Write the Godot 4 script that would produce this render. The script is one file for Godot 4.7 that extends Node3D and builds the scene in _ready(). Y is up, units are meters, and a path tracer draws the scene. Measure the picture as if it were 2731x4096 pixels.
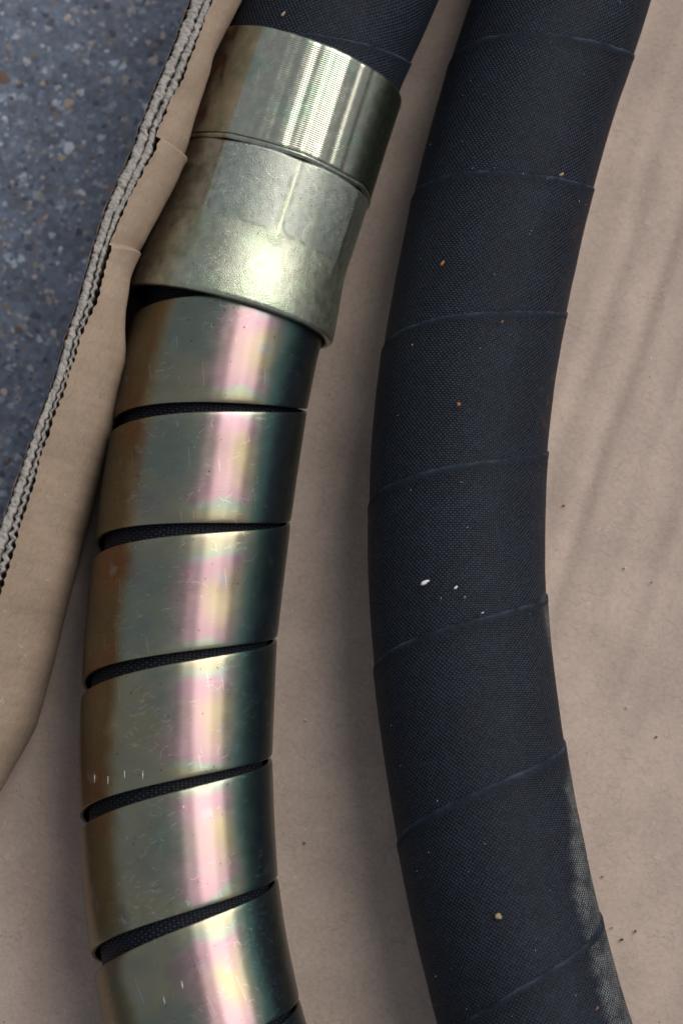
extends Node3D
# Close-up of two hydraulic hoses lying in a cardboard box on a speckled stone floor. Lengths in the tables are millimetres.

const MM := 0.001
var rng := RandomNumberGenerator.new()
var lump := FastNoiseLite.new()
var fine := FastNoiseLite.new()
var M := {}


# ---------------------------------------------------------------- tagging
func tag(o: Node, label: String, category: String, group := "") -> void:
	o.set_meta("label", label)
	o.set_meta("category", category)
	if group != "":
		o.set_meta("group", group)


func thing(called: String, label: String, category: String, at := Vector3.ZERO, group := "") -> Node3D:
	var o := Node3D.new()
	o.name = called
	add_child(o, true)
	o.position = at
	tag(o, label, category, group)
	return o


func put(called: String, mesh: Mesh, mat: Material, parent: Node) -> MeshInstance3D:
	var o := MeshInstance3D.new()
	o.name = called
	o.mesh = mesh
	o.material_override = mat
	parent.add_child(o, true)
	return o


# ---------------------------------------------------------------- numbers
func line_at(table: Array, z: float, soft := 2.0) -> float:
	# x of a line given as [x, z] knots with rising z, its corners rounded over a few millimetres
	return 0.25 * (line_x(table, z - soft) + line_x(table, z + soft)) + 0.5 * line_x(table, z)


func line_x(table: Array, z: float) -> float:
	var n := table.size()
	if z <= table[0][1]:
		var k0: float = (table[1][0] - table[0][0]) / (table[1][1] - table[0][1])
		return table[0][0] + k0 * (z - table[0][1])
	if z >= table[n - 1][1]:
		var k1: float = (table[n - 1][0] - table[n - 2][0]) / (table[n - 1][1] - table[n - 2][1])
		return table[n - 1][0] + k1 * (z - table[n - 1][1])
	for i in n - 1:
		if z <= table[i + 1][1]:
			var t: float = (z - table[i][1]) / (table[i + 1][1] - table[i][1])
			return lerpf(table[i][0], table[i + 1][0], t)
	return 0.0


func knot(a: Array, t: float) -> float:
	# Catmull-Rom through evenly spaced values, straight beyond the ends
	var n := a.size()
	var i := int(floor(t))
	if i < 0:
		return a[0] + (a[1] - a[0]) * t
	if i >= n - 1:
		return a[n - 1] + (a[n - 1] - a[n - 2]) * (t - (n - 1))
	var p1: float = a[i]
	var p2: float = a[i + 1]
	var p0: float = a[i - 1] if i > 0 else 2.0 * p1 - p2
	var p3: float = a[i + 2] if i + 2 < n else 2.0 * p2 - p1
	return cubic_interpolate(p1, p2, p0, p3, t - i)


func ramp(keys: Array, t: float) -> Color:
	# keys: [position, Color] in rising order
	if t <= keys[0][0]:
		return keys[0][1]
	for i in keys.size() - 1:
		if t <= keys[i + 1][0]:
			var k: float = (t - keys[i][0]) / (keys[i + 1][0] - keys[i][0])
			var a: Color = keys[i][1]
			return a.lerp(keys[i + 1][1], k * k * (3.0 - 2.0 * k))
	return keys[keys.size() - 1][1]


# ---------------------------------------------------------------- centre lines
class Path:
	var p := PackedVector3Array()
	var t := PackedVector3Array()
	var step := 0.5

	func _init(knots: Array) -> void:
		var c := Curve3D.new()
		c.bake_interval = 0.25
		var n := knots.size()
		for i in n:
			var k: Vector3 = knots[i]
			var d: Vector3 = (knots[mini(i + 1, n - 1)] - knots[maxi(i - 1, 0)]) / 6.0
			c.add_point(k, -d, d)
		var total := c.get_baked_length()
		for i in int(total / step) + 1:
			p.append(c.sample_baked(i * step, true))
		for i in p.size():
			t.append((p[mini(i + 4, p.size() - 1)] - p[maxi(i - 4, 0)]).normalized())

	func at(s: float, theta: float, r: float) -> Vector3:
		# theta: 0 to the right of the run, PI/2 up, PI to the left; result in metres
		var f := s / step
		var i := clampi(int(floor(f)), 0, p.size() - 2)
		var w := f - i
		var here := p[i] + (p[i + 1] - p[i]) * w
		var along := t[i].lerp(t[i + 1], clampf(w, 0.0, 1.0)).normalized()
		var side := Vector3.UP.cross(along).normalized()
		var up := along.cross(side)
		return (here + (side * cos(theta) + up * sin(theta)) * r) * 0.001


# ---------------------------------------------------------------- meshes
func grid(rows: int, cols: int, P: PackedVector3Array, UV: PackedVector2Array, C: PackedColorArray, side := 1.0, wrap := false) -> ArrayMesh:
	var N := PackedVector3Array()
	N.resize(P.size())
	for i in rows:
		var i0 := maxi(i - 1, 0) * cols
		var i1 := mini(i + 1, rows - 1) * cols
		for j in cols:
			var j0 := j - 1
			var j1 := j + 1
			if wrap:
				if j0 < 0:
					j0 = cols - 2
				if j1 >= cols:
					j1 = 1
			else:
				j0 = maxi(j0, 0)
				j1 = mini(j1, cols - 1)
			var n := (P[i * cols + j1] - P[i * cols + j0]).cross(P[i1 + j] - P[i0 + j]) * side
			N[i * cols + j] = n.normalized()
	var X := PackedInt32Array()
	for i in rows - 1:
		for j in cols - 1:
			var a := i * cols + j
			if side > 0.0:
				X.append_array([a, a + cols, a + 1, a + 1, a + cols, a + cols + 1])
			else:
				X.append_array([a, a + 1, a + cols, a + 1, a + cols + 1, a + cols])
	var arr := []
	arr.resize(Mesh.ARRAY_MAX)
	arr[Mesh.ARRAY_VERTEX] = P
	arr[Mesh.ARRAY_NORMAL] = N
	if UV.size():
		arr[Mesh.ARRAY_TEX_UV] = UV
	if C.size():
		arr[Mesh.ARRAY_COLOR] = C
	arr[Mesh.ARRAY_INDEX] = X
	var m := ArrayMesh.new()
	m.add_surface_from_arrays(Mesh.PRIMITIVE_TRIANGLES, arr)
	return m


func lathe(path: Path, prof: Array, cols: int, shape: Callable, paint: Callable, uv_len := 60.0) -> ArrayMesh:
	# prof: [s, r] pairs; shape(s, theta, r) gives the radius; paint(s, theta) the colour
	var P := PackedVector3Array()
	var UV := PackedVector2Array()
	var C := PackedColorArray()
	for q in prof:
		for j in cols + 1:
			var th := TAU * j / cols - PI / 2
			P.append(path.at(q[0], th, shape.call(q[0], th, q[1])))
			UV.append(Vector2(4.0 * j / cols, q[0] / uv_len))
			C.append(paint.call(q[0], th))
	return grid(prof.size(), cols + 1, P, UV, C, 1.0, true)


func band(path: Path, th0: float, cols: int, top: Callable, bottom: Callable, rows: Array, paint: Callable, uv_tile: Vector2) -> ArrayMesh:
	# one turn of a wound strip; rows: [share of the width, mm added to s, radius]; radius may be a Callable(s, theta, share)
	var P := PackedVector3Array()
	var UV := PackedVector2Array()
	var C := PackedColorArray()
	for q in rows:
		for j in cols + 1:
			var th := th0 + TAU * j / cols
			var a: float = top.call(th)
			var b: float = bottom.call(th)
			var s: float = lerpf(a, b, q[0]) + q[1]
			var r: float = q[2].call(s, th, q[0]) if q[2] is Callable else q[2]
			P.append(path.at(s, th, r))
			UV.append(Vector2(round(TAU * 26.0 / uv_tile.x) * th / TAU, (s + 3.0 * sin(th)) / uv_tile.y) if uv_tile.x > 1.5 else Vector2(th / TAU * 2.0 + 0.37 * uv_tile.y, q[0] * 0.375 + 0.23 * uv_tile.y))
			C.append(paint.call(s, th, q[0]))
	return grid(rows.size(), cols + 1, P, UV, C)


# ---------------------------------------------------------------- textures
func noise_image(size: Vector2i, freq: float, salt: int, octaves := 4) -> Image:
	var n := FastNoiseLite.new()
	n.seed = salt
	n.noise_type = FastNoiseLite.TYPE_SIMPLEX_SMOOTH
	n.frequency = freq
	n.fractal_octaves = octaves
	var im := n.get_seamless_image(size.x, size.y, false, false, 0.15, true)
	im.convert(Image.FORMAT_RGB8)
	return im


func tex(im: Image) -> ImageTexture:
	return ImageTexture.create_from_image(im)


func dab(im: Image, x: int, y: int, c: Color, k: float) -> void:
	var w := im.get_width()
	var h := im.get_height()
	x = posmod(x, w)
	y = posmod(y, h)
	im.set_pixel(x, y, im.get_pixel(x, y).lerp(c, k))


func stroke(im: Image, at: Vector2, dir: float, length: float, bend: float, c: Color, k: float) -> void:
	var p := at
	var a := dir
	for i in int(length):
		dab(im, int(p.x), int(p.y), c, k)
		p += Vector2(cos(a), sin(a))
		a += bend


func blot(im: Image, at: Vector2, r: float, c: Color, k: float, squash := 1.0, turn := 0.0) -> void:
	var ph := rng.randf() * TAU
	for y in range(int(-r) - 1, int(r) + 2):
		for x in range(int(-r) - 1, int(r) + 2):
			var v := Vector2(x, y).rotated(turn)
			v.y /= squash
			var edge := r * (0.78 + 0.14 * sin(3.0 * v.angle() + ph) + 0.08 * sin(5.0 * v.angle() + ph * 2.0))
			var w := clampf(edge - v.length() + 0.5, 0.0, 1.0)
			if w > 0.0:
				dab(im, int(at.x) + x, int(at.y) + y, c, k * w)


func s(r: float, g: float, b: float) -> Color:
	# a linear base colour as an sRGB albedo
	return Color(r, g, b).linear_to_srgb()


func kraft_texture(base: Color, salt: int) -> ImageTexture:
	var w := 1024
	var soft := noise_image(Vector2i(w, w), 0.006, salt, 4)
	var grain := noise_image(Vector2i(w, w), 0.09, salt + 1, 3)
	var im := Image.create(w, w, false, Image.FORMAT_RGB8)
	for y in w:
		for x in w:
			var k := 1.0 + 0.10 * (soft.get_pixel(x, y).r - 0.5) + 0.07 * (grain.get_pixel(x, y).r - 0.5)
			im.set_pixel(x, y, Color(base.r * k, base.g * k, base.b * k))
	var pale := base.lightened(0.35)
	var dark := base.darkened(0.4)
	for i in 26000:
		stroke(im, Vector2(rng.randf() * w, rng.randf() * w), rng.randfn(0.5, 0.7), rng.randf_range(6, 26), rng.randf_range(-0.09, 0.09), pale if rng.randf() < 0.5 else dark, rng.randf_range(0.05, 0.20))
	for i in 70:
		blot(im, Vector2(rng.randf() * w, rng.randf() * w), rng.randf_range(0.8, 2.0), dark.darkened(0.35), rng.randf_range(0.25, 0.7), rng.randf_range(0.4, 1.0), rng.randf() * TAU)
	for i in 170:
		stroke(im, Vector2(rng.randf() * w, rng.randf() * w), rng.randf() * TAU, rng.randf_range(3, 9), rng.randf_range(-0.2, 0.2), Color(0.9, 0.86, 0.82), 0.55)
	return tex(im)


func stone_texture() -> ImageTexture:
	var w := 1024
	var soft := noise_image(Vector2i(w, w), 0.012, 41, 4)
	var grain := noise_image(Vector2i(w, w), 0.05, 42, 3)
	var im := Image.create(w, w, false, Image.FORMAT_RGB8)
	var base := s(0.145, 0.168, 0.215)
	for y in w:
		for x in w:
			var k := 1.0 + 0.30 * (soft.get_pixel(x, y).r - 0.5) + 0.35 * (grain.get_pixel(x, y).r - 0.5)
			im.set_pixel(x, y, Color(base.r * k, base.g * k, base.b * k))
	var kinds := [s(0.09, 0.10, 0.14), s(0.12, 0.135, 0.19), s(0.50, 0.54, 0.60), s(0.44, 0.38, 0.35), s(0.22, 0.165, 0.15), s(0.33, 0.37, 0.43), s(0.055, 0.06, 0.085), s(0.20, 0.23, 0.29), s(0.16, 0.185, 0.24), s(0.33, 0.28, 0.23)]
	for i in 9000:
		var r := rng.randf_range(1.8, 6.0) if i > 2200 else rng.randf_range(5.0, 12.0)
		blot(im, Vector2(rng.randf() * w, rng.randf() * w), r, kinds[rng.randi() % kinds.size()], rng.randf_range(0.45, 1.0), rng.randf_range(0.5, 1.0), rng.randf() * TAU)
	return tex(im)


func weave_images() -> Array:
	var w := 512
	var n := 32
	var tone := noise_image(Vector2i(w, w), 0.01, 52, 3)
	var cell := w / n
	var hi := Image.create(w, w, false, Image.FORMAT_RGB8)
	var al := Image.create(w, w, false, Image.FORMAT_RGB8)
	var grain := noise_image(Vector2i(w, w), 0.03, 51, 3)
	for y in w:
		for x in w:
			var i := x / cell
			var j := y / cell
			var u := (x % cell + 0.5) / cell - 0.5
			var v := (y % cell + 0.5) / cell - 0.5
			var over := (i + j) % 2 == 0
			var a := u if over else v
			var b := v if over else u
			var h := sqrt(maxf(0.0, 1.0 - 3.4 * b * b)) * (0.62 + 0.38 * cos(PI * a))
			if not over:
				h *= 0.30
			h = clampf(h + 0.25 * (grain.get_pixel(x, y).r - 0.5), 0.0, 1.0)
			hi.set_pixel(x, y, Color(h, h, h))
			var k := 0.07 + 1.05 * h + 0.30 * (grain.get_pixel(x, y).r - 0.5) + 0.25 * (tone.get_pixel(x, y).r - 0.5)  # gaps between threads painted darker to stand for shade
			al.set_pixel(x, y, Color(k, k, k * 1.02))
	hi.bump_map_to_normal_map(8.0)
	return [tex(hi), tex(al)]


func metal_wear(salt: int, worn: float, brushed_along_u: bool) -> Array:
	# [albedo multiplier, roughness]
	var w := 1024
	var soft := noise_image(Vector2i(w, w), 0.012, salt, 4)
	var grain := noise_image(Vector2i(w, w), 0.11, salt + 1, 2)
	var al := Image.create(w, w, false, Image.FORMAT_RGB8)
	var ro := Image.create(w, w, false, Image.FORMAT_RGB8)
	for y in w:
		for x in w:
			var a := soft.get_pixel(x, y).r - 0.5
			var g := grain.get_pixel((x / 6) if brushed_along_u else x, y).r - 0.5
			var k := 0.76 + worn * (0.12 * a + 0.07 * g)
			al.set_pixel(x, y, Color(k, k, k))
			var q := 0.74 + worn * (0.35 * a + 0.25 * g)
			ro.set_pixel(x, y, Color(q, q, q))
	for cluster in 46:
		var at := Vector2(rng.randf() * w, rng.randf() * w)
		var lean := rng.randfn(0.25, 0.5)
		for i in rng.randi_range(4, 16):
			var p := at + Vector2(rng.randfn(0, 45), rng.randfn(0, 40))
			var d := lean + rng.randfn(0, 0.35)
			var l := rng.randf_range(7, 34)
			var b := rng.randf_range(-0.06, 0.06)
			var k := rng.randf_range(0.25, 0.9)
			for o in [Vector2.ZERO, Vector2(0.3, 1)]:
				stroke(al, p + o, d, l, b, Color(1, 1, 1), k)
				stroke(ro, p + o, d, l, b, Color(1, 1, 1), k)
	for i in 26:
		# longer drag marks across the strip
		var p := Vector2(rng.randf() * w, rng.randf() * w)
		var l := rng.randf_range(25, 90)
		for o in [Vector2.ZERO, Vector2(1, 0)]:
			stroke(al, p + o, PI / 2 + 0.2, l, 0.0, Color(1, 1, 1), 0.7)
	for i in 190:
		blot(al, Vector2(rng.randf() * w, rng.randf() * w), rng.randf_range(1.0, 4.0), Color(0.2, 0.19, 0.18), rng.randf_range(0.3, 0.95), rng.randf_range(0.25, 1.0), rng.randf() * TAU)
	for i in 60:
		blot(al, Vector2(rng.randf() * w, rng.randf() * w), rng.randf_range(1.5, 6.0), Color(1, 1, 1), rng.randf_range(0.3, 0.8), rng.randf_range(0.4, 1.0), rng.randf() * TAU)
	return [tex(al), tex(ro)]


func make_materials() -> void:
	var w := weave_images()
	for k in [["fabric", 0.62], ["fabric_deep", 0.8]]:
		var f := StandardMaterial3D.new()
		f.vertex_color_use_as_albedo = true
		f.albedo_texture = w[1]
		f.normal_enabled = true
		f.normal_texture = w[0]
		f.normal_scale = 1.0
		f.roughness = k[1]
		f.metallic_specular = 0.36
		M[k[0]] = f

	var lip := StandardMaterial3D.new()
	lip.vertex_color_use_as_albedo = true
	lip.roughness = 0.75
	lip.metallic_specular = 0.3
	M.selvedge = lip

	var t := metal_wear(61, 0.35, true)
	var g := StandardMaterial3D.new()
	g.vertex_color_use_as_albedo = true
	g.albedo_texture = t[0]
	g.metallic = 0.95
	g.roughness = 0.41
	g.roughness_texture = t[1]
	M.plated = g

	var zinc := StandardMaterial3D.new()
	zinc.albedo_color = s(0.72, 0.72, 0.66)
	zinc.metallic = 0.8
	zinc.roughness = 0.5
	M.bare_zinc = zinc

	t = metal_wear(71, 0.7, false)
	var bumps := noise_image(Vector2i(1024, 1024), 0.13, 73, 3)
	bumps.bump_map_to_normal_map(4.0)
	var c := StandardMaterial3D.new()
	c.vertex_color_use_as_albedo = true
	c.albedo_texture = t[0]
	c.metallic = 0.9
	c.roughness = 0.43
	c.roughness_texture = t[1]
	c.normal_enabled = true
	c.normal_texture = tex(bumps)
	c.normal_scale = 0.4
	M.cast = c
	var y := c.duplicate()
	y.roughness = 0.33
	y.normal_enabled = false
	M.turned = y

	var kraft := StandardMaterial3D.new()
	kraft.albedo_texture = kraft_texture(s(0.475, 0.37, 0.312), 81)
	kraft.roughness = 0.9
	kraft.metallic_specular = 0.25
	M.kraft = kraft
	var liner := StandardMaterial3D.new()
	liner.albedo_texture = kraft_texture(s(0.335, 0.247, 0.182), 91)
	liner.roughness = 0.9
	liner.metallic_specular = 0.25
	M.liner = liner
	var pulp := StandardMaterial3D.new()
	pulp.albedo_texture = kraft_texture(s(0.33, 0.30, 0.275), 95)
	pulp.roughness = 0.97
	pulp.metallic_specular = 0.15
	M.pulp = pulp

	var stone := StandardMaterial3D.new()
	stone.albedo_texture = stone_texture()
	stone.albedo_color = s(0.85, 0.86, 0.89)
	stone.uv1_triplanar = true
	stone.uv1_world_triplanar = true
	stone.uv1_scale = Vector3.ONE * (1.0 / 0.17)
	stone.roughness = 0.6
	stone.metallic_specular = 0.4
	M.stone = stone

	for k in [["chip_dark", 0.08, 0.085, 0.115], ["chip_slate", 0.13, 0.14, 0.185], ["chip_pale", 0.46, 0.49, 0.54], ["chip_pink", 0.42, 0.34, 0.31], ["chip_tan", 0.34, 0.28, 0.22], ["chip_brown", 0.16, 0.10, 0.08], ["white_flake", 0.7, 0.67, 0.66], ["rust", 0.30, 0.12, 0.045], ["tan_crumb", 0.33, 0.24, 0.14], ["black_crumb", 0.03, 0.028, 0.028], ["lint", 0.42, 0.45, 0.50]]:
		var q := StandardMaterial3D.new()
		q.albedo_color = s(k[1], k[2], k[3])
		q.roughness = 0.7
		q.metallic_specular = 0.3
		M[k[0]] = q


# ---------------------------------------------------------------- the box
const EDGE_OUT := [[-34.0, -165.0], [-42.7, -140.4], [-47.1, -127.8], [-52.2, -115.2], [-56.9, -102.7], [-58.7, -96.4], [-61.9, -90.2], [-66.6, -77.8], [-70.1, -65.5], [-72.9, -54.5], [-76.2, -44.1], [-79.3, -31.9], [-83.9, -19.8], [-87.9, -7.7], [-91.9, 4.4], [-96.1, 15.0], [-101.2, 27.8]]
const EDGE_IN := [[-26.7, -165.0], [-35.6, -140.4], [-40.7, -127.8], [-45.8, -115.2], [-51.2, -102.7], [-52.6, -96.4], [-55.4, -90.2], [-61.5, -77.8], [-65.6, -65.5], [-67.9, -54.5], [-71.6, -44.1], [-74.9, -31.9], [-79.8, -19.8], [-82.8, -7.7], [-86.5, 4.4], [-89.0, 15.0], [-93.5, 27.8], [-98.6, 40.9]]
const BULGE := [[-24.4, -158.9], [-28.7, -147.2], [-33.1, -138.1], [-37.2, -129.0], [-38.3, -123.8], [-41.1, -114.8], [-43.9, -104.5], [-47.6, -91.7], [-51.5, -84.1], [-54.5, -78.4], [-57.8, -71.4], [-60.0, -65.0], [-61.3, -52.4], [-61.6, -41.1], [-65.4, -24.8], [-71.0, -7.0], [-76.2, 13.0], [-82.6, 40.0], [-87.6, 61.0], [-97.0, 77.5], [-107.0, 95.5]]
const CREASE := [[-33.0, -158.9], [-42.0, -138.0], [-47.0, -124.0], [-53.0, -104.0], [-60.0, -84.0], [-67.0, -65.0], [-72.0, -50.0], [-76.0, -31.9], [-81.0, -12.5], [-86.5, 15.2], [-92.5, 42.2], [-97.5, 63.8], [-106.0, 80.2], [-116.0, 98.5]]
const RIM := 62.0


func bulge_height(z: float) -> float:
	return lerpf(42.0, 15.0, smoothstep(-58.0, 5.0, z))


func tooth(z: float) -> float:
	# the torn liner edge: a cut through flutes about 2.6 mm apart
	var regular := smoothstep(-80.0, -50.0, z)
	var ph := z / 2.6 + 0.5 * lump.get_noise_1d(z * 2.0)
	var saw := absf(fposmod(ph, 1.0) - 0.5) * 2.0
	return lerpf(0.45, 1.05, regular) * (pow(saw, 1.4) - 0.5) * (0.65 + 0.7 * absf(fine.get_noise_1d(z * 9.0))) + 0.7 * fine.get_noise_1d(z * 14.0 + 300.0) * lerpf(1.0, 0.35, regular)


func wall_point(z: float, v: float) -> Vector3:
	# v: 0 at the floor crease, 1 at the rim
	var hb := bulge_height(z)
	var c := Vector3(line_at(CREASE, z, 7.0), 0.6, z)
	var b := Vector3(line_at(BULGE, z, lerpf(1.5, 7.0, smoothstep(-60.0, -20.0, z))), hb, z)
	var e := Vector3(line_at(EDGE_IN, z), RIM, z)
	var tucked := 1.0 - smoothstep(-60.0, -10.0, z)
	var u := c.lerp(b, 0.45) + Vector3(lerpf(-0.5, -2.5, tucked), 0, 0)
	var m := b.lerp(e, lerpf(0.38, 0.5, tucked)) + Vector3(lerpf(2.2, 2.1, tucked), lerpf(5.5, 1.5, tucked), 0)
	var p: Vector3
	var k := v * 4.0
	var q := [c, u, b, m, e]
	var i := mini(int(k), 3)
	p = q[i].cubic_interpolate(q[i + 1], q[maxi(i - 1, 0)], q[mini(i + 2, 4)], k - i)
	# soft handling creases and two buckles where the board has been folded over the fitting
	p.x += 0.9 * lump.get_noise_2d(z * 1.4, v * 30.0) * v
	for buckle in [[-101.0, 2.6, 0.35], [-70.0, 2.2, -0.2]]:
		var d: float = z - buckle[0] - buckle[2] * (p.x - e.x) - 0.5 * lump.get_noise_1d(v * 60.0)
		var raised := smoothstep(-0.35, 0.35, d) * exp(-maxf(d, 0.0) / 5.0) - 0.5 * exp(-d * d / 8.0) * smoothstep(0.5, -0.5, d)
		p.x += 0.75 * buckle[1] * raised * smoothstep(0.35, 0.7, v) * (1.0 - 0.4 * smoothstep(0.9, 1.0, v))
	p.x += 0.012 * sin(TAU * z / 2.6) * smoothstep(0.2, 0.5, v)
	return p


func build_box() -> void:
	var box := thing("cardboard_box", "open brown double-wall corrugated cardboard box with a torn rim holding both hoses", "box")

	# bottom panel
	var rows := 200
	var cols := 150
	var P := PackedVector3Array()
	var UV := PackedVector2Array()
	for i in rows:
		var z := lerpf(-230.0, 230.0, float(i) / (rows - 1))
		var left := line_at(CREASE, z, 7.0) - 8.0
		for j in cols:
			var x := lerpf(left, 172.0, float(j) / (cols - 1))
			var across := x * 0.95 + z * 0.31
			var h := 0.42 * lump.get_noise_2d(across * 2.2, z * 0.12) + 0.10 * lump.get_noise_2d(across * 6.5 + 90.0, z * 0.2)
			h += 0.9 * exp(-pow((across - 78.0 - 5.0 * lump.get_noise_1d(z * 0.5)) / 5.0, 2.0)) * smoothstep(90.0, -60.0, z)
			h += 0.7 * exp(-pow((across - 92.0) / 3.5, 2.0)) * smoothstep(40.0, -110.0, z)
			h += 0.8 * exp(-pow((across + 4.0) / 2.6, 2.0)) * smoothstep(-90.0, -60.0, z) * smoothstep(60.0, -10.0, z)
			var bend := 3.0 * lump.get_noise_1d(z * 0.35)
			h += 0.50 * (sin((across + bend) * TAU / 11.5) + 0.35 * sin((across + bend) * TAU / 6.3 + 1.0)) * smoothstep(44.0, 62.0, x) * smoothstep(75.0, -20.0, z) * (0.75 + 0.7 * lump.get_noise_2d(across * 0.8, z * 0.1))
			P.append(Vector3(x, h, z) * MM)
			UV.append(Vector2(x, z) / 190.0)
	put("bottom_panel", grid(rows, cols, P, UV, PackedColorArray(), -1.0), M.kraft, box)

	# left wall: inner liner, two flutes, middle liner, outer liner
	var wall := wall_sheet(0.0)
	var side := put("side_wall", wall, M.liner, box)
	put("outer_liner", outer_sheet(), M.liner, side)
	put("crushed_flute", flute(0.45, 0.97, 0.05, 0.02, 0.0, 0.65, 7), M.pulp, side)
	put("wavy_flute", flute(0.12, 0.37, 0.07, 0.085, -0.6, 0.6, 23), M.pulp, side)
	put("middle_liner", flute(0.455, 0.485, 0.02, 0.02, -2.2, 0.4, 37), M.pulp, side)

	# the wall on the right stands just outside the view
	P = PackedVector3Array()
	UV = PackedVector2Array()
	for i in 60:
		var z := lerpf(-230.0, 230.0, i / 59.0)
		for q in [[170.0, 0.4], [172.0, 4.0], [180.0, RIM], [186.0, RIM], [178.5, 4.0], [177.0, -29.8]]:
			P.append(Vector3(q[0] + 0.8 * lump.get_noise_1d(z + q[1] * 3.0), q[1], z) * MM)
			UV.append(Vector2(z / 190.0, q[1] / 190.0))
	put("side_wall", grid(60, 6, P, UV, PackedColorArray(), -1.0), M.liner, box)


func wall_sheet(off: float) -> ArrayMesh:
	var P := PackedVector3Array()
	var UV := PackedVector2Array()
	var rows := 1150
	var cols := 30
	for i in rows:
		var z := lerpf(-215.0, 130.0, float(i) / (rows - 1))
		var last := wall_point(z, 0.97)
		for j in cols:
			var v := float(j) / (cols - 1)
			var p := wall_point(z, v)
			if j == cols - 1:
				p = last + (p - last).normalized() * maxf(0.2, (p - last).length() + tooth(z))
			p.x -= off
			P.append(p * MM)
			UV.append(Vector2(z / 190.0, v * 75.0 / 190.0))
	return grid(rows, cols, P, UV, PackedColorArray(), -1.0)


func outer_sheet() -> ArrayMesh:
	var P := PackedVector3Array()
	var UV := PackedVector2Array()
	var rows := 700
	for i in rows:
		var z := lerpf(-215.0, 130.0, float(i) / (rows - 1))
		var e := line_at(EDGE_OUT, z)
		var c := line_at(CREASE, z, 7.0) - 8.5
		for j in 9:
			var v := j / 8.0
			var x := lerpf(e, c, v) + 1.5 * sin(v * PI)
			var y := lerpf(RIM - 0.2, -29.8, v)
			if j == 0:
				y += 0.9 * fine.get_noise_1d(z * 16.0 + 40.0)
				x += 0.5 * fine.get_noise_1d(z * 11.0 - 70.0)
			P.append(Vector3(x, y, z) * MM)
			UV.append(Vector2(z / 190.0, v * 0.36))
	return grid(rows, 9, P, UV, PackedColorArray(), -1.0)


func flute(f0: float, f1: float, wave_in: float, wave_out: float, drop: float, rough: float, salt: int) -> ArrayMesh:
	# one torn paper layer seen end on: f0 and f1 are shares of the way from the inner to the outer edge of the rim
	var P := PackedVector3Array()
	var UV := PackedVector2Array()
	var rows := 1150
	for i in rows:
		var z := lerpf(-215.0, 130.0, float(i) / (rows - 1))
		var a := line_at(EDGE_IN, z) - 0.3
		var b := line_at(EDGE_OUT, z) + 0.25
		var regular := smoothstep(-85.0, -50.0, z)
		var ph := TAU * (z / 2.6 + 0.5 * lump.get_noise_1d(z * 2.0))
		var jag0 := (0.16 - 0.06 * regular) * fine.get_noise_1d(z * 13.0 + salt * 50.0)
		var jag1 := (0.15 - 0.06 * regular) * fine.get_noise_1d(z * 15.0 - salt * 50.0)
		var in_f := f0 + wave_in * sin(ph) * (0.08 + 0.92 * regular) * (0.6 + 1.2 * absf(lump.get_noise_1d(z * 3.0 + salt))) + jag0
		var out_f := f1 + wave_out * sin(ph) * (0.08 + 0.92 * regular) * (0.6 + 1.2 * absf(lump.get_noise_1d(z * 3.0 + salt))) + jag1
		if salt == 23:
			in_f = lerpf(0.04 + jag0, in_f, regular)
			out_f = lerpf(0.42 + 0.8 * jag1, out_f, regular)
		# the layers part and close along the rim
		var gape := 0.05 * lump.get_noise_1d(z * 1.1 + salt)
		if salt == 7:
			in_f += gape
		for j in 8:
			var v := (j - 1) / 5.0
			var f := lerpf(in_f, out_f, clampf(v, 0.0, 1.0))
			var y := RIM + drop + rough * (fine.get_noise_2d(z * 9.0 + salt * 31.0, v * 40.0) + 0.8 * fine.get_noise_2d(z * 34.0, v * 120.0 + salt))
			if j == 0 or j == 7:
				y = RIM - 16.0
			elif j == 1 or j == 6:
				y -= 0.5
			P.append(Vector3(lerpf(a, b, f), y, z) * MM)
			UV.append(Vector2(z / 60.0, 0.1 * v + salt * 0.037))
	return grid(rows, 8, P, UV, PackedColorArray(), -1.0)


# ---------------------------------------------------------------- hoses
func navy(q: float) -> Color:
	return Color(0.021, 0.029, 0.049).lerp(Color(0.033, 0.045, 0.075), q)


func edge_paint(ss: float, th: float, w: float) -> Color:
	# rubber smoothed over the selvedge; scuffs and caught light painted paler along the lip
	var scuff_glint := clampf(0.45 + 1.3 * fine.get_noise_2d(rad_to_deg(th) * 1.5, ss), 0.0, 1.0)
	var grain := 1.0 + 0.5 * fine.get_noise_3d(ss * 30.0, rad_to_deg(th) * 12.0, 8.0)
	return Color(0.012, 0.0155, 0.024).lerp(Color(0.037, 0.047, 0.067), scuff_glint * smoothstep(0.030, 0.006, w)) * grain


func lip_rows(r_of: Callable) -> Array:
	# the selvedge that lies over the turn above
	return wrap_rows(r_of).slice(0, 8)


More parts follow.
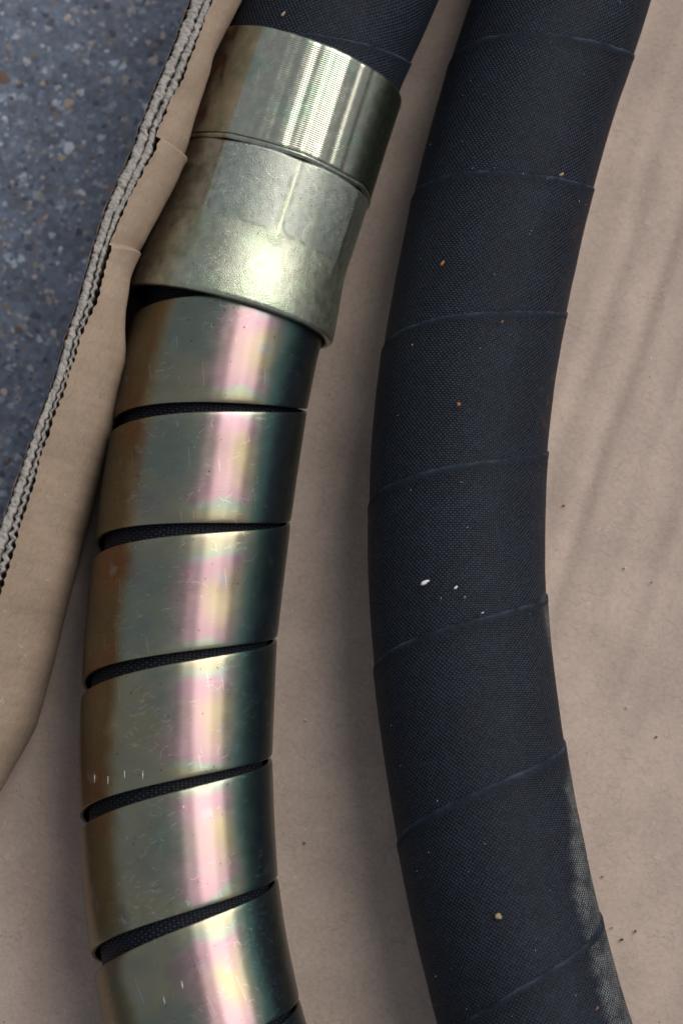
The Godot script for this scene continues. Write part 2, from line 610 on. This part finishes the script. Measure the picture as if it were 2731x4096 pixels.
func wrap_rows(r_of: Callable) -> Array:
	# share of the width, mm added, radius: the lip at the top, then a slow fall under the next turn
	var rows := [
		[0.0, -0.05, func(ss, th, _w): return r_of.call(ss, th) - 0.55],
		[0.0, 0.0, func(ss, th, _w): return r_of.call(ss, th) + 0.02],
		[0.004, 0.0, func(ss, th, _w): return r_of.call(ss, th) + 0.36],
		[0.009, 0.0, func(ss, th, _w): return r_of.call(ss, th) + 0.47 + 0.06 * fine.get_noise_2d(rad_to_deg(th) * 3.0, ss)],
		[0.016, 0.0, func(ss, th, _w): return r_of.call(ss, th) + 0.48],
		[0.024, 0.0, func(ss, th, _w): return r_of.call(ss, th) + 0.47],
		[0.034, 0.0, func(ss, th, _w): return r_of.call(ss, th) + 0.46],
		[0.045, 0.0, func(ss, th, _w): return r_of.call(ss, th) + 0.44],
	]
	for i in range(2, 41):
		var w := i / 40.0
		rows.append([w, 0.0, func(ss, th, ww): return r_of.call(ss, th) + 0.42 * (1.0 - ww)])
	rows.append([1.0, 1.6, func(ss, th, _w): return r_of.call(ss, th) - 0.25])
	return rows


func build_free_hose() -> void:
	var knots := []
	for q in [[71.8, -176.7], [64.9, -152.6], [56.3, -126.7], [48.9, -100.9], [43.0, -75.4], [38.0, -50.1], [34.6, -25.0], [33.1, -0.1], [33.3, 24.5], [35.2, 48.9], [38.4, 73.2], [42.6, 97.2], [47.7, 121.0], [53.9, 144.6], [61.5, 167.0], [70.0, 189.0]]:
		knots.append(Vector3(q[0], 25.5 + 0.9 * smoothstep(20.0, 150.0, q[1]), q[1]))
	var path := Path.new(knots)
	var hose := thing("rubber_hose", "bare navy black rubber hose wrapped in woven fabric, with grey dust along its edge", "hose")
	var radius := func(ss: float, th: float) -> float:
		return 25.2 + 0.9 * smoothstep(190.0, 350.0, ss) + 0.2 * lump.get_noise_3d(ss * 1.2, cos(th) * 20.0, sin(th) * 20.0)
	var plain := func(_s, _th): return navy(0.2)
	put("rubber_core", lathe(path, tube_profile(-55.0, 420.0, 10.0, 24.2), 64, func(_s, _th, r): return r, plain, 12.6), M.fabric_deep, hose)
	var seams := [-56.0, -35.5, -11.0, 9.5, 33.8, 54.4, 77.9, 94.3, 117.1, 138.2, 161.5, 180.8, 206.1, 224.5, 250.7, 272.1, 302.5, 326.3, 348.0, 371.0, 393.0, 416.0]
	var paint := func(ss: float, th: float, w: float) -> Color:
		var c := navy(0.5 + 0.5 * lump.get_noise_3d(ss * 1.5, cos(th) * 40.0, sin(th) * 40.0))
		# weave darkened towards the selvedge of each turn
		c *= 1.0 - 0.25 * smoothstep(0.14, 0.06, w)
		# grey dust rubbed on from below on the right
		var deg := rad_to_deg(th)
		var reach: float = ramp([[203.0, Color(0, 0, 0)], [210.0, Color(24, 0, 0)], [222.0, Color(20, 0, 0)], [228.0, Color(-8, 0, 0)], [250.0, Color(-4, 0, 0)], [266.0, Color(29, 0, 0)], [297.0, Color(41, 0, 0)], [340.0, Color(45, 0, 0)]], ss).r
		reach += 6.0 * fine.get_noise_2d(ss * 3.0, 5.0) + 3.0 * fine.get_noise_2d(ss * 14.0, 25.0)
		var d := smoothstep(reach + 5.0, reach - 6.0, deg) * smoothstep(200.0, 210.0, ss)
		d *= clampf(0.75 + 0.9 * fine.get_noise_3d(ss * 5.0, th * 60.0, 3.0), 0.0, 1.0) if deg > -60.0 else 0.0
		c = c.lerp(Color(0.27, 0.285, 0.285), 0.9 * d)
		# rust marks near the right edge
		var rust := smoothstep(0.22, 0.45, fine.get_noise_3d(ss * 4.0, th * 55.0, 60.0)) * smoothstep(40.0, 18.0, deg) * smoothstep(60.0, 100.0, ss) * smoothstep(215.0, 180.0, ss)
		return c.lerp(Color(0.17, 0.075, 0.035), 0.8 * rust)
	for k in 10:
		var top := func(th: float) -> float: return knot(seams, 2.0 * k + th / PI) + 0.35 * fine.get_noise_2d(rad_to_deg(th) * 2.2, 40.0 * k)
		var bottom := func(th: float) -> float: return knot(seams, 2.0 * k + 2.0 + th / PI)
		var turn := put("fabric_wrap", band(path, -PI / 2, 200, top, bottom, wrap_rows(radius).slice(7), paint, Vector2(20.4, 20.4)), M.fabric, hose)
		put("selvedge", band(path, -PI / 2, 200, top, bottom, lip_rows(radius), edge_paint, Vector2(20.4, 20.4)), M.selvedge, turn)
	M.free_path = path


func tube_profile(s0: float, s1: float, step: float, r: float) -> Array:
	var out := [[s0, 0.01], [s0, r * 0.98]]
	var n := int((s1 - s0) / step)
	for i in n + 1:
		out.append([lerpf(s0, s1, float(i) / n), r])
	out.append([s1, r * 0.98])
	out.append([s1, 0.01])
	return out


func coil_colour(ss: float, th: float, w: float, turn: int) -> Color:
	# yellow chromate plating: olive film banded by thickness, with highlight and reflections painted by angle
	var deg := rad_to_deg(th)
	var n1 := lump.get_noise_3d(ss * 1.1, th * 22.0, turn * 9.0)
	var n2 := lump.get_noise_3d(ss * 0.7 + 70.0, th * 26.0, turn * 17.0)
	var n3 := lump.get_noise_3d(ss * 2.2 - 50.0, th * 50.0, turn * 5.0)
	var shift := 10.0 * lump.get_noise_1d(turn * 37.0)
	deg += 0.5 * shift + 6.0 * n2
	var olive := Color(0.56, 0.51, 0.345)
	var teal := Color(0.38, 0.44, 0.35)
	var base := olive.lerp(teal, 0.9 * smoothstep(-0.15, 0.5, n1 + 0.35 * sin(w * PI) - 0.12))
	base = base.lerp(Color(0.47, 0.40, 0.36), 0.6 * smoothstep(0.05, 0.5, n3))
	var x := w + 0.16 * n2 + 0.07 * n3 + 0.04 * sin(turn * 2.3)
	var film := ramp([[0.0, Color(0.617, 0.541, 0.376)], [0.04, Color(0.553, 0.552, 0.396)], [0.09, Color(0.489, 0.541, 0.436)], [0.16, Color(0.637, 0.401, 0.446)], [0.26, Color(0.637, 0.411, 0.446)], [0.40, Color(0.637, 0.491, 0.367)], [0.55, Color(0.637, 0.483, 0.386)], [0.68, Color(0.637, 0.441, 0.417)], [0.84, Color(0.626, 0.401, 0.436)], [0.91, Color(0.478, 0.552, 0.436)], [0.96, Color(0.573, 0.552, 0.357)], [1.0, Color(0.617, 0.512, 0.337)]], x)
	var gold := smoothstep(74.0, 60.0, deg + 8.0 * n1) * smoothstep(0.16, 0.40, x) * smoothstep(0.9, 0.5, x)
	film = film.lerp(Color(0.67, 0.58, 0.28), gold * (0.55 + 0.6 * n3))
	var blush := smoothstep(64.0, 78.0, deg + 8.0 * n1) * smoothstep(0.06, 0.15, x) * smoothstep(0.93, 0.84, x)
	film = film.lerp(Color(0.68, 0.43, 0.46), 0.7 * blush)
	var rainbow := smoothstep(100.0, 78.0, deg + 10.0 * n1) * smoothstep(40.0, 58.0, deg)  # highlight tint painted into the plating right of the top
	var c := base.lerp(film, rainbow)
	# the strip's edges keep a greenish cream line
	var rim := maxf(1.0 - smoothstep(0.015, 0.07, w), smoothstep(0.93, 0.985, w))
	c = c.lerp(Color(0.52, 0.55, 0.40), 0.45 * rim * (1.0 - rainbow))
	var flank := ramp([[6.0, Color(0.36, 0.345, 0.27)], [22.0, Color(0.28, 0.30, 0.28)], [33.0, Color(0.19, 0.26, 0.31)], [44.0, Color(0.22, 0.38, 0.33)], [58.0, Color(0.42, 0.49, 0.36)]], deg + 6.0 * n1)  # dark reflections painted into the right side
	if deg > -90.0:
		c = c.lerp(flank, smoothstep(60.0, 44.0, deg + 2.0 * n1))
	var left := smoothstep(119.0, 133.0, deg + 7.0 * n3)  # reflection of the cardboard wall, painted brown on the left
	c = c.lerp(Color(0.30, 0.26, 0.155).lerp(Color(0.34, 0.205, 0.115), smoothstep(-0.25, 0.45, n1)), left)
	# a smoke-coloured rub mark and bare zinc flecks
	var bare := smoothstep(0.40, 0.52, fine.get_noise_3d(ss * 3.5, th * 80.0, turn * 13.0))
	return c.lerp(Color(0.50, 0.55, 0.60), 0.45 * bare)


func build_guarded_hose() -> void:
	var knots := []
	for q in [[6.4, 30.4, -168.0], [0.0, 30.4, -152.1], [-9.2, 30.4, -130.3], [-20.8, 30.4, -93.2], [-32.2, 30.4, -56.4], [-37.7, 29.6, -28.6], [-42.4, 28.3, 5.6], [-45.9, 27.6, 40.6], [-46.8, 27.4, 77.6], [-44.3, 27.4, 112.9], [-38.2, 27.4, 144.2], [-28.9, 27.4, 176.4]]:
		knots.append(Vector3(q[0], q[1], q[2]))
	var path := Path.new(knots)
	var hose := thing("armoured_hose", "black rubber hose in a yellow zinc plated spiral guard with crimped metal ferrule", "hose")
	var plain := func(_s, _th): return navy(0.2) * 0.6
	put("rubber_core", lathe(path, tube_profile(-60.0, 420.0, 2.0, 24.6), 128, func(_s, _th, r): return r, plain, 25.2), M.fabric, hose)

	# woven wrap above the ferrule
	var seams := [-109.0, -87.0, -63.0, -41.0, -18.0, 4.0, 27.0, 49.0, 60.0, 66.0]
	var radius := func(ss: float, th: float) -> float:
		return 26.5 + 0.2 * lump.get_noise_3d(ss * 1.2 + 40.0, cos(th) * 20.0, sin(th) * 20.0)
	var paint := func(ss: float, th: float, w: float) -> Color:
		var c := navy(0.4 + 0.5 * lump.get_noise_3d(ss * 1.5, cos(th) * 40.0, sin(th) * 40.0))
		return c * (1.0 - 0.25 * smoothstep(0.14, 0.06, w))
	for k in range(1, 4):
		var top := func(th: float) -> float: return knot(seams, 2.0 * k + th / PI) + 0.35 * fine.get_noise_2d(rad_to_deg(th) * 2.2, 40.0 * k)
		var bottom := func(th: float) -> float: return knot(seams, 2.0 * k + 2.0 + th / PI)
		var turn := put("fabric_wrap", band(path, -PI / 2, 160, top, bottom, wrap_rows(radius).slice(7), paint, Vector2(20.4, 20.4)), M.fabric, hose)
		put("selvedge", band(path, -PI / 2, 160, top, bottom, lip_rows(radius), edge_paint, Vector2(20.4, 20.4)), M.selvedge, turn)

	build_ferrule(path, hose)

	# spiral guard
	var guard := Node3D.new()
	guard.name = "spiral_guard"
	hose.add_child(guard, true)
	var tops := [107.0, 126.8, 142.0, 158.4, 175.8, 193.8, 210.8, 231.0, 246.9, 266.2, 283.6, 303.0, 321.4, 340.5, 357.0, 373.0, 393.0]
	var ends := [141.2, 154.6, 174.9, 188.4, 209.3, 226.6, 245.2, 261.8, 281.9, 297.4, 320.0, 334.0, 355.5, 367.0, 391.5, 403.0, 427.0]
	var rows := [[0.0, 0.05, -1.15], [0.0, 0.0, -0.45], [0.0, 0.1, -0.16], [0.0, 0.4, -0.03]]
	for i in range(1, 26):
		rows.append([i / 26.0, 0.0, 0.0])
	rows.append_array([[1.0, -0.4, -0.03], [1.0, -0.1, -0.16], [1.0, 0.0, -0.45], [1.0, -0.05, -1.15]])
	for k in 7:
		var top := func(th: float) -> float: return knot(tops, 2.0 * k + th / PI)
		var bottom := func(th: float) -> float: return knot(ends, 2.0 * k + th / PI)
		var full := []
		for q in rows:
			var extra: float = q[2]
			full.append([q[0], q[1], func(ss, th, w): return 27.5 + extra - 0.16 * pow(2.0 * w - 1.0, 4.0) + ripple(th, ss) + 0.12 * lump.get_noise_2d(ss * 0.6, th * 9.0)])
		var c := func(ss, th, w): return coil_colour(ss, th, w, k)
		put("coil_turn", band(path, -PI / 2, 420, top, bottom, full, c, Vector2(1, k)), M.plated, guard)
		# short bright nicks pressed into two of the turns
		if k == 3 or k == 5:
			for q in ([[252.0, 141.0], [252.6, 129.0], [251.2, 117.0], [251.5, 105.5]] if k == 3 else [[311.0, 106.0], [308.0, 94.0]]):
				var th := deg_to_rad(q[1])
				var here := path.at(q[0], th, 27.50)
				var ahead := (path.at(q[0] + 1.0, th, 27.5) - here).normalized()
				var out := (here - path.at(q[0], th, 20.0)).normalized()
				var nick := put("nick", pebble(1.0, 1.0, 500, 8), M.bare_zinc, guard)
				nick.transform = Transform3D(Basis(out.cross(ahead), out, ahead) * Basis.from_scale(Vector3(0.11, 0.05, 2.1)), here)
	M.guard_path = path


func ripple(th: float, ss: float) -> float:
	# shallow lengthwise waves, added to split the highlight into streaks
	var deg := rad_to_deg(th)
	return 0.016 * sin(deg * TAU / 9.0 + 0.02 * ss) * smoothstep(45.0, 62.0, deg) * smoothstep(96.0, 80.0, deg)


func facet(th: float, s0: float, strength: float) -> float:
	var a := fposmod(rad_to_deg(th) - 73.0, 45.0) - 22.5
	return strength * (1.0 / cos(deg_to_rad(a)) - 1.03) * s0


func die(ss: float, th: float) -> float:
	# the flat pressed by one crimping die: a round-cornered patch, eight round the ferrule
	var a := fposmod(rad_to_deg(th) - 73.0, 45.0) - 22.5
	var q := Vector2(absf(deg_to_rad(a)) * 28.4 - 7.4, maxf(ss - 93.5, 0.0))
	var d := Vector2(maxf(q.x, 0.0), q.y).length() - 2.8
	return smoothstep(1.1, -1.1, d)


func ferrule_colour(ss: float, th: float) -> Color:
	var deg := rad_to_deg(th)
	var a := lump.get_noise_3d(ss * 3.0, th * 80.0, 4.0)
	var b := fine.get_noise_3d(ss * 16.0, th * 420.0, 14.0)
	var pressed := die(ss, th)
	var c := Color(0.84, 0.85, 0.65).lerp(Color(0.79, 0.88, 0.63), smoothstep(-0.2, 0.4, a))
	c = c.lerp(Color(0.74, 0.78, 0.77), 0.45 * pressed + 0.3 * smoothstep(0.1, 0.4, b) * (1.0 - pressed))
	c = c.lerp(Color(0.17, 0.125, 0.08), 0.9 * smoothstep(112.0, 152.0, deg + 16.0 * a))  # cardboard reflection painted dark brown down the left side
	# a broken darker line along the edge of each pressed flat
	c = c.lerp(Color(0.13, 0.12, 0.10), 0.5 * (1.0 - absf(2.0 * pressed - 1.0)) * clampf(0.5 + 1.5 * fine.get_noise_2d(ss * 6.0, deg * 3.0), 0.0, 1.0))
	return c * (1.0 + 0.16 * b)


func turned_colour(ss: float, th: float) -> Color:
	var deg := rad_to_deg(th)
	var a := lump.get_noise_3d(ss * 2.2, th * 100.0, 24.0)
	var c := Color(0.88, 0.87, 0.69).lerp(Color(0.78, 0.91, 0.69), smoothstep(-0.1, 0.5, a))
	c = c.lerp(Color(0.20, 0.165, 0.11), 0.9 * smoothstep(112.0, 150.0, deg + 14.0 * a))  # box wall reflection painted brown on the left of the collar
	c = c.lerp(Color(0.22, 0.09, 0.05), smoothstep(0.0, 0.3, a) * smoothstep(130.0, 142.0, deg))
	return c.lerp(Color(0.24, 0.28, 0.20), smoothstep(42.0, 30.0, deg))  # right side painted dark to stand for its reflection


func build_ferrule(path: Path, hose: Node3D) -> void:
	# crimped body with eight die flats, flaring towards its open end
	var prof := [[74.2, 25.0], [74.2, 27.6], [74.5, 28.2], [75.2, 28.45]]
	for i in 130:
		var ss := lerpf(75.8, 117.4, i / 129.0)
		prof.append([ss, 28.45 + 2.1 * pow(smoothstep(92.0, 117.0, ss), 1.2)])
	prof.append_array([[118.1, 30.35], [118.5, 29.9], [118.5, 28.6], [114.0, 28.4], [80.0, 28.0]])
	var body_shape := func(ss: float, th: float, r: float) -> float:
		if ss < 75.0 or r < 28.41:
			return r
		return r + facet(th, 28.0, 0.38) * (1.0 - smoothstep(96.0, 104.0, ss)) - 0.05 * die(ss, th) + 0.07 * (1.0 - 0.8 * die(ss, th)) * fine.get_noise_3d(ss * 5.0, cos(th) * 140.0, sin(th) * 140.0)
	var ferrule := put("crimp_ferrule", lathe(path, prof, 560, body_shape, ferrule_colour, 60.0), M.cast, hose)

	# collar with fine turned grooves
	prof = [[40.6, 26.2], [40.6, 28.0], [40.9, 28.5], [41.6, 28.7]]
	var n := 50
	for i in n:
		var s0 := lerpf(42.0, 72.2, float(i) / n)
		var p := 30.2 / n
		prof.append_array([[s0, 28.64], [s0 + 0.3 * p, 28.705], [s0 + 0.55 * p, 28.705], [s0 + 0.8 * p, 28.62]])
	prof.append_array([[72.3, 28.72], [72.6, 28.6], [72.8, 28.0]])
	var collar_shape := func(ss: float, th: float, r: float) -> float:
		var deg := rad_to_deg(th)
		var w := (0.11 * sin(deg * TAU / 12.5 + 0.6 + 0.012 * ss) + 0.03 * sin(deg * TAU / 5.3 + 1.0)) * smoothstep(36.0, 52.0, deg) * smoothstep(124.0, 112.0, deg)  # waves added to break the highlight into bands
		return r + facet(th, 28.6, 0.25) + w
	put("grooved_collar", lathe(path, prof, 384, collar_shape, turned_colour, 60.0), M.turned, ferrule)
	var ring := [[72.8, 28.3], [73.0, 28.75], [73.5, 28.95], [74.0, 28.8], [74.3, 28.2]]
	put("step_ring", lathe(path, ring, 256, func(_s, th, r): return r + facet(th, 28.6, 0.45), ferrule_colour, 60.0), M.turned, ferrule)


# ---------------------------------------------------------------- small things
func pebble(r: float, flat: float, salt: int, n := 11) -> ArrayMesh:
	var g := RandomNumberGenerator.new()
	g.seed = salt
	var ph := [g.randf() * TAU, g.randf() * TAU, g.randf() * TAU]
	var sq := g.randf_range(0.6, 1.0)
	var P := PackedVector3Array()
	for q in [[1.0, -0.6], [1.0, 0.2], [0.86, 0.75], [0.5, 1.0], [0.02, 1.05]]:
		for j in n + 1:
			var a := TAU * j / n
			var k: float = r * q[0] * (1.0 + 0.16 * sin(2.0 * a + ph[0]) + 0.12 * sin(3.0 * a + ph[1]) + 0.07 * sin(5.0 * a + ph[2]))
			P.append(Vector3(cos(a) * k, q[1] * flat, sin(a) * k * sq) * MM)
	return grid(5, n + 1, P, PackedVector2Array(), PackedColorArray(), 1.0, true)


func crumb(called: String, label: String, kind: String, at: Vector3, size: Vector3, turn: float, mat: String, salt: int, group := "") -> void:
	var o := put(called, pebble(1.0, 1.0, salt, 9), M[mat], self)
	o.position = at
	o.scale = size
	o.rotation.y = turn
	tag(o, label, kind, group)


func build_ground() -> void:
	var P := PackedVector3Array()
	for i in 21:
		for j in 21:
			P.append(Vector3((j - 10) * 0.3, -0.030, (i - 10) * 0.3))
	var ground := put("ground", grid(21, 21, P, PackedVector2Array(), PackedColorArray(), -1.0), M.stone, self)
	ground.set_meta("kind", "structure")
	var kinds := ["chip_dark", "chip_dark", "chip_slate", "chip_slate", "chip_pale", "chip_pink", "chip_tan", "chip_brown"]
	var shapes := []
	for i in 9:
		shapes.append(pebble(1.0, 0.12, 200 + i))
	for i in 260:
		var x := rng.randf_range(-118.0, -26.0)
		var z := rng.randf_range(-170.0, 30.0)
		if x > line_at(EDGE_OUT, z) + 8.0:
			continue
		var o := put("stone_chip", shapes[i % 9], M[kinds[rng.randi() % kinds.size()]], ground)
		var r := rng.randf_range(0.6, 1.3) if rng.randf() < 0.85 else rng.randf_range(1.3, 2.0)
		o.position = Vector3(x * MM, -0.0299, z * MM)
		o.rotation.y = rng.randf() * TAU
		o.scale = Vector3(r, 1.0, r)


func build_crumbs() -> void:
	var on_hose := "flecks lying on the bare hose"
	var k := 300
	for q in [
		["white_flake", "largest white paint flake, oblong, lying on the bare black hose", "flake", 23.0, 50.6, 22.8, 1.35, 0.7, 0.6, "white_flake", on_hose],
		["white_flake", "small white flake just right of the largest oblong flake on the hose", "flake", 31.5, 52.6, 24.4, 0.6, 0.3, 0.4, "white_flake", on_hose],
		["white_flake", "tiny white flake beside a seam of the bare hose, below the oblong flake", "flake", 38.8, 52.3, 31.4, 0.45, 0.5, 0.3, "white_flake", on_hose],
		["orange_crumb", "orange crumb on the bare hose just below the two white flakes", "crumb", 33.9, 52.7, 27.1, 0.45, 0.5, 0.45, "rust", on_hose],
		["rust_crumb", "rusty red crumb on the left half of the hose, second wrap from above", "crumb", 28.4, 49.3, -67.8, 0.8, 0.4, 0.5, "rust", on_hose],
		["rust_crumb", "bright orange rust crumb in the middle of the bare hose", "crumb", 32.6, 52.6, -26.9, 0.7, 0.5, 0.6, "rust", on_hose],
		["orange_crumb", "tiny orange crumb just under the third seam of the bare hose", "crumb", 44.9, 51.8, -50.5, 0.4, 0.4, 0.4, "rust", on_hose],
		["tan_flake", "tan flake sitting on the second seam of the bare hose", "flake", 62.3, 48.3, -93.8, 0.9, 0.4, 0.45, "tan_crumb", on_hose],
		["tan_crumb", "largest tan crumb, on the dark lower end of the bare hose", "crumb", 42.5, 52.6, 114.1, 1.0, 0.6, 0.9, "tan_crumb", on_hose],
		["orange_crumb", "orange crumb at the lower end of the bare hose near its dusty edge", "crumb", 69.5, 46.8, 139.0, 0.6, 0.5, 0.55, "rust", on_hose],
		["tan_crumb", "tan crumb on the black hose just above the metal ferrule", "crumb", -16.5, 56.4, -138.2, 0.8, 0.4, 0.6, "tan_crumb", ""],
	]:
		crumb(q[0], q[1], q[2], Vector3(q[3], q[4], q[5]) * MM, Vector3(q[6], q[7], q[8]), rng.randf_range(0.2, 1.1), q[9], k, q[10])
		k += 1
	var on_card := "specks lying on the cardboard floor of the box"
	for q in [
		["black_crumb", "largest black crumb on the cardboard, beside the dusty end of the hose", "crumb", 81.5, 122.1, 0.75, "black_crumb"],
		["black_crumb", "black crumb just right of the largest crumb on the cardboard", "crumb", 85.5, 119.7, 0.45, "black_crumb"],
		["black_crumb", "small black crumb between the largest crumb and the dusty hose edge", "crumb", 78.7, 118.7, 0.35, "black_crumb"],
		["black_crumb", "lone black crumb close to the dusty hose edge above the cluster of three", "crumb", 76.1, 104.0, 0.35, "black_crumb"],
		["black_crumb", "black crumb on cardboard right beside the bend of the bare hose", "crumb", 66.1, -5.4, 0.45, "black_crumb"],
		["dark_crumb", "slate dark crumb out on the cardboard near the right edge of the view, lower half", "crumb", 92.5, 63.3, 0.5, "black_crumb"],
		["dark_crumb", "slate dark crumb out on the cardboard right of the hose bend, below the middle", "crumb", 91.7, 17.6, 0.4, "black_crumb"],
		["white_bead", "round white bead on the cardboard right of the hose, above the middle", "bead", 92.5, -49.9, 0.55, "white_flake"],
		["white_fleck", "white fleck on the cardboard level with the white flakes on the hose", "fleck", 84.0, 13.3, 0.45, "white_flake"],
		["white_fleck", "white fleck on the cardboard near the hose, upper right of the dusty patch", "fleck", 84.1, 54.6, 0.45, "white_flake"],
		["black_crumb", "black crumb on the cardboard between the spiral guard and the bare hose", "crumb", -10.8, 94.2, 0.4, "black_crumb"],
		["white_fleck", "white fleck on the cardboard between the spiral guard and the bare hose", "fleck", -10.6, 58.3, 0.4, "white_flake"],
	]:
		crumb(q[0], q[1], q[2], Vector3(q[3], 0.75, q[4]) * MM, Vector3(q[5], 0.45, q[5] * 0.8) * 0.8, rng.randf() * TAU, q[6], k, on_card)
		k += 1
	# lint on the woven hose, too fine to count
	var mm := MultiMesh.new()
	mm.transform_format = MultiMesh.TRANSFORM_3D
	mm.mesh = pebble(0.11, 0.07, 400, 6)
	mm.instance_count = 70
	var path: Path = M.free_path
	for i in 70:
		var ss := rng.randf_range(20.0, 345.0)
		var th := deg_to_rad(rng.randf_range(20.0, 160.0))
		var p := path.at(ss, th, 26.25 + 0.9 * smoothstep(190.0, 350.0, ss))
		var n := (p - path.at(ss, th, 20.0)).normalized()
		var b := Basis(Quaternion(Vector3.UP, n)) * Basis(Vector3.UP, rng.randf() * TAU)
		mm.set_instance_transform(i, Transform3D(b * Basis.from_scale(Vector3(0.5 + 2.6 * pow(rng.randf(), 2.5), 0.8, rng.randf_range(0.4, 1.0))), p))
	var lint := MultiMeshInstance3D.new()
	lint.name = "lint"
	lint.multimesh = mm
	lint.material_override = M.lint
	add_child(lint, true)
	tag(lint, "fine white lint and dust specks scattered over the bare woven hose", "lint")
	lint.set_meta("kind", "stuff")


# ---------------------------------------------------------------- the scene
func _ready() -> void:
	rng.seed = 7
	lump.seed = 3
	lump.frequency = 0.03
	lump.fractal_octaves = 3
	fine.seed = 5
	fine.frequency = 0.03
	fine.fractal_octaves = 4

	var cam := Camera3D.new()
	cam.name = "Camera"
	add_child(cam)
	cam.look_at_from_position(Vector3(0, 0.75819, 0.09626), Vector3(0, 0.027, 0), Vector3(0, 0, -1))
	var lens := CameraAttributesPhysical.new()
	lens.frustum_focal_length = 60.18
	lens.frustum_near = 0.02
	lens.frustum_far = 60.0
	lens.frustum_focus_distance = 0.726
	lens.exposure_aperture = 6.3
	cam.attributes = lens
	cam.fov = 22.55
	cam.near = 0.02
	cam.far = 60.0

	var env := Environment.new()
	env.background_mode = Environment.BG_SKY
	var sky := Sky.new()
	var air := ProceduralSkyMaterial.new()
	air.sky_top_color = Color(0.140, 0.156, 0.182).linear_to_srgb()
	air.sky_horizon_color = Color(0.150, 0.163, 0.185).linear_to_srgb()
	air.sky_curve = 0.2
	air.ground_horizon_color = Color(0.16, 0.16, 0.16).linear_to_srgb()
	air.ground_bottom_color = Color(0.12, 0.12, 0.12).linear_to_srgb()
	sky.sky_material = air
	env.sky = sky
	env.tonemap_mode = Environment.TONE_MAPPER_LINEAR
	env.tonemap_exposure = 1.85
	env.sdfgi_enabled = true
	env.ssao_enabled = true
	env.ssil_enabled = true
	var we := WorldEnvironment.new()
	we.name = "Surroundings"
	we.environment = env
	add_child(we)

	var sun := DirectionalLight3D.new()
	sun.name = "Sun"
	sun.light_energy = 0.5
	sun.light_color = Color(1.0, 0.985, 0.96)
	sun.light_angular_distance = 50.0
	sun.shadow_enabled = true
	sun.sky_mode = DirectionalLight3D.SKY_MODE_LIGHT_ONLY
	add_child(sun)
	var to_sun := Vector3(0.56, 0.725, -0.40).normalized()
	sun.look_at_from_position(to_sun, Vector3.ZERO, Vector3(0, 0, -1))

	make_materials()
	build_ground()
	build_box()
	build_guarded_hose()
	build_free_hose()
	build_crumbs()
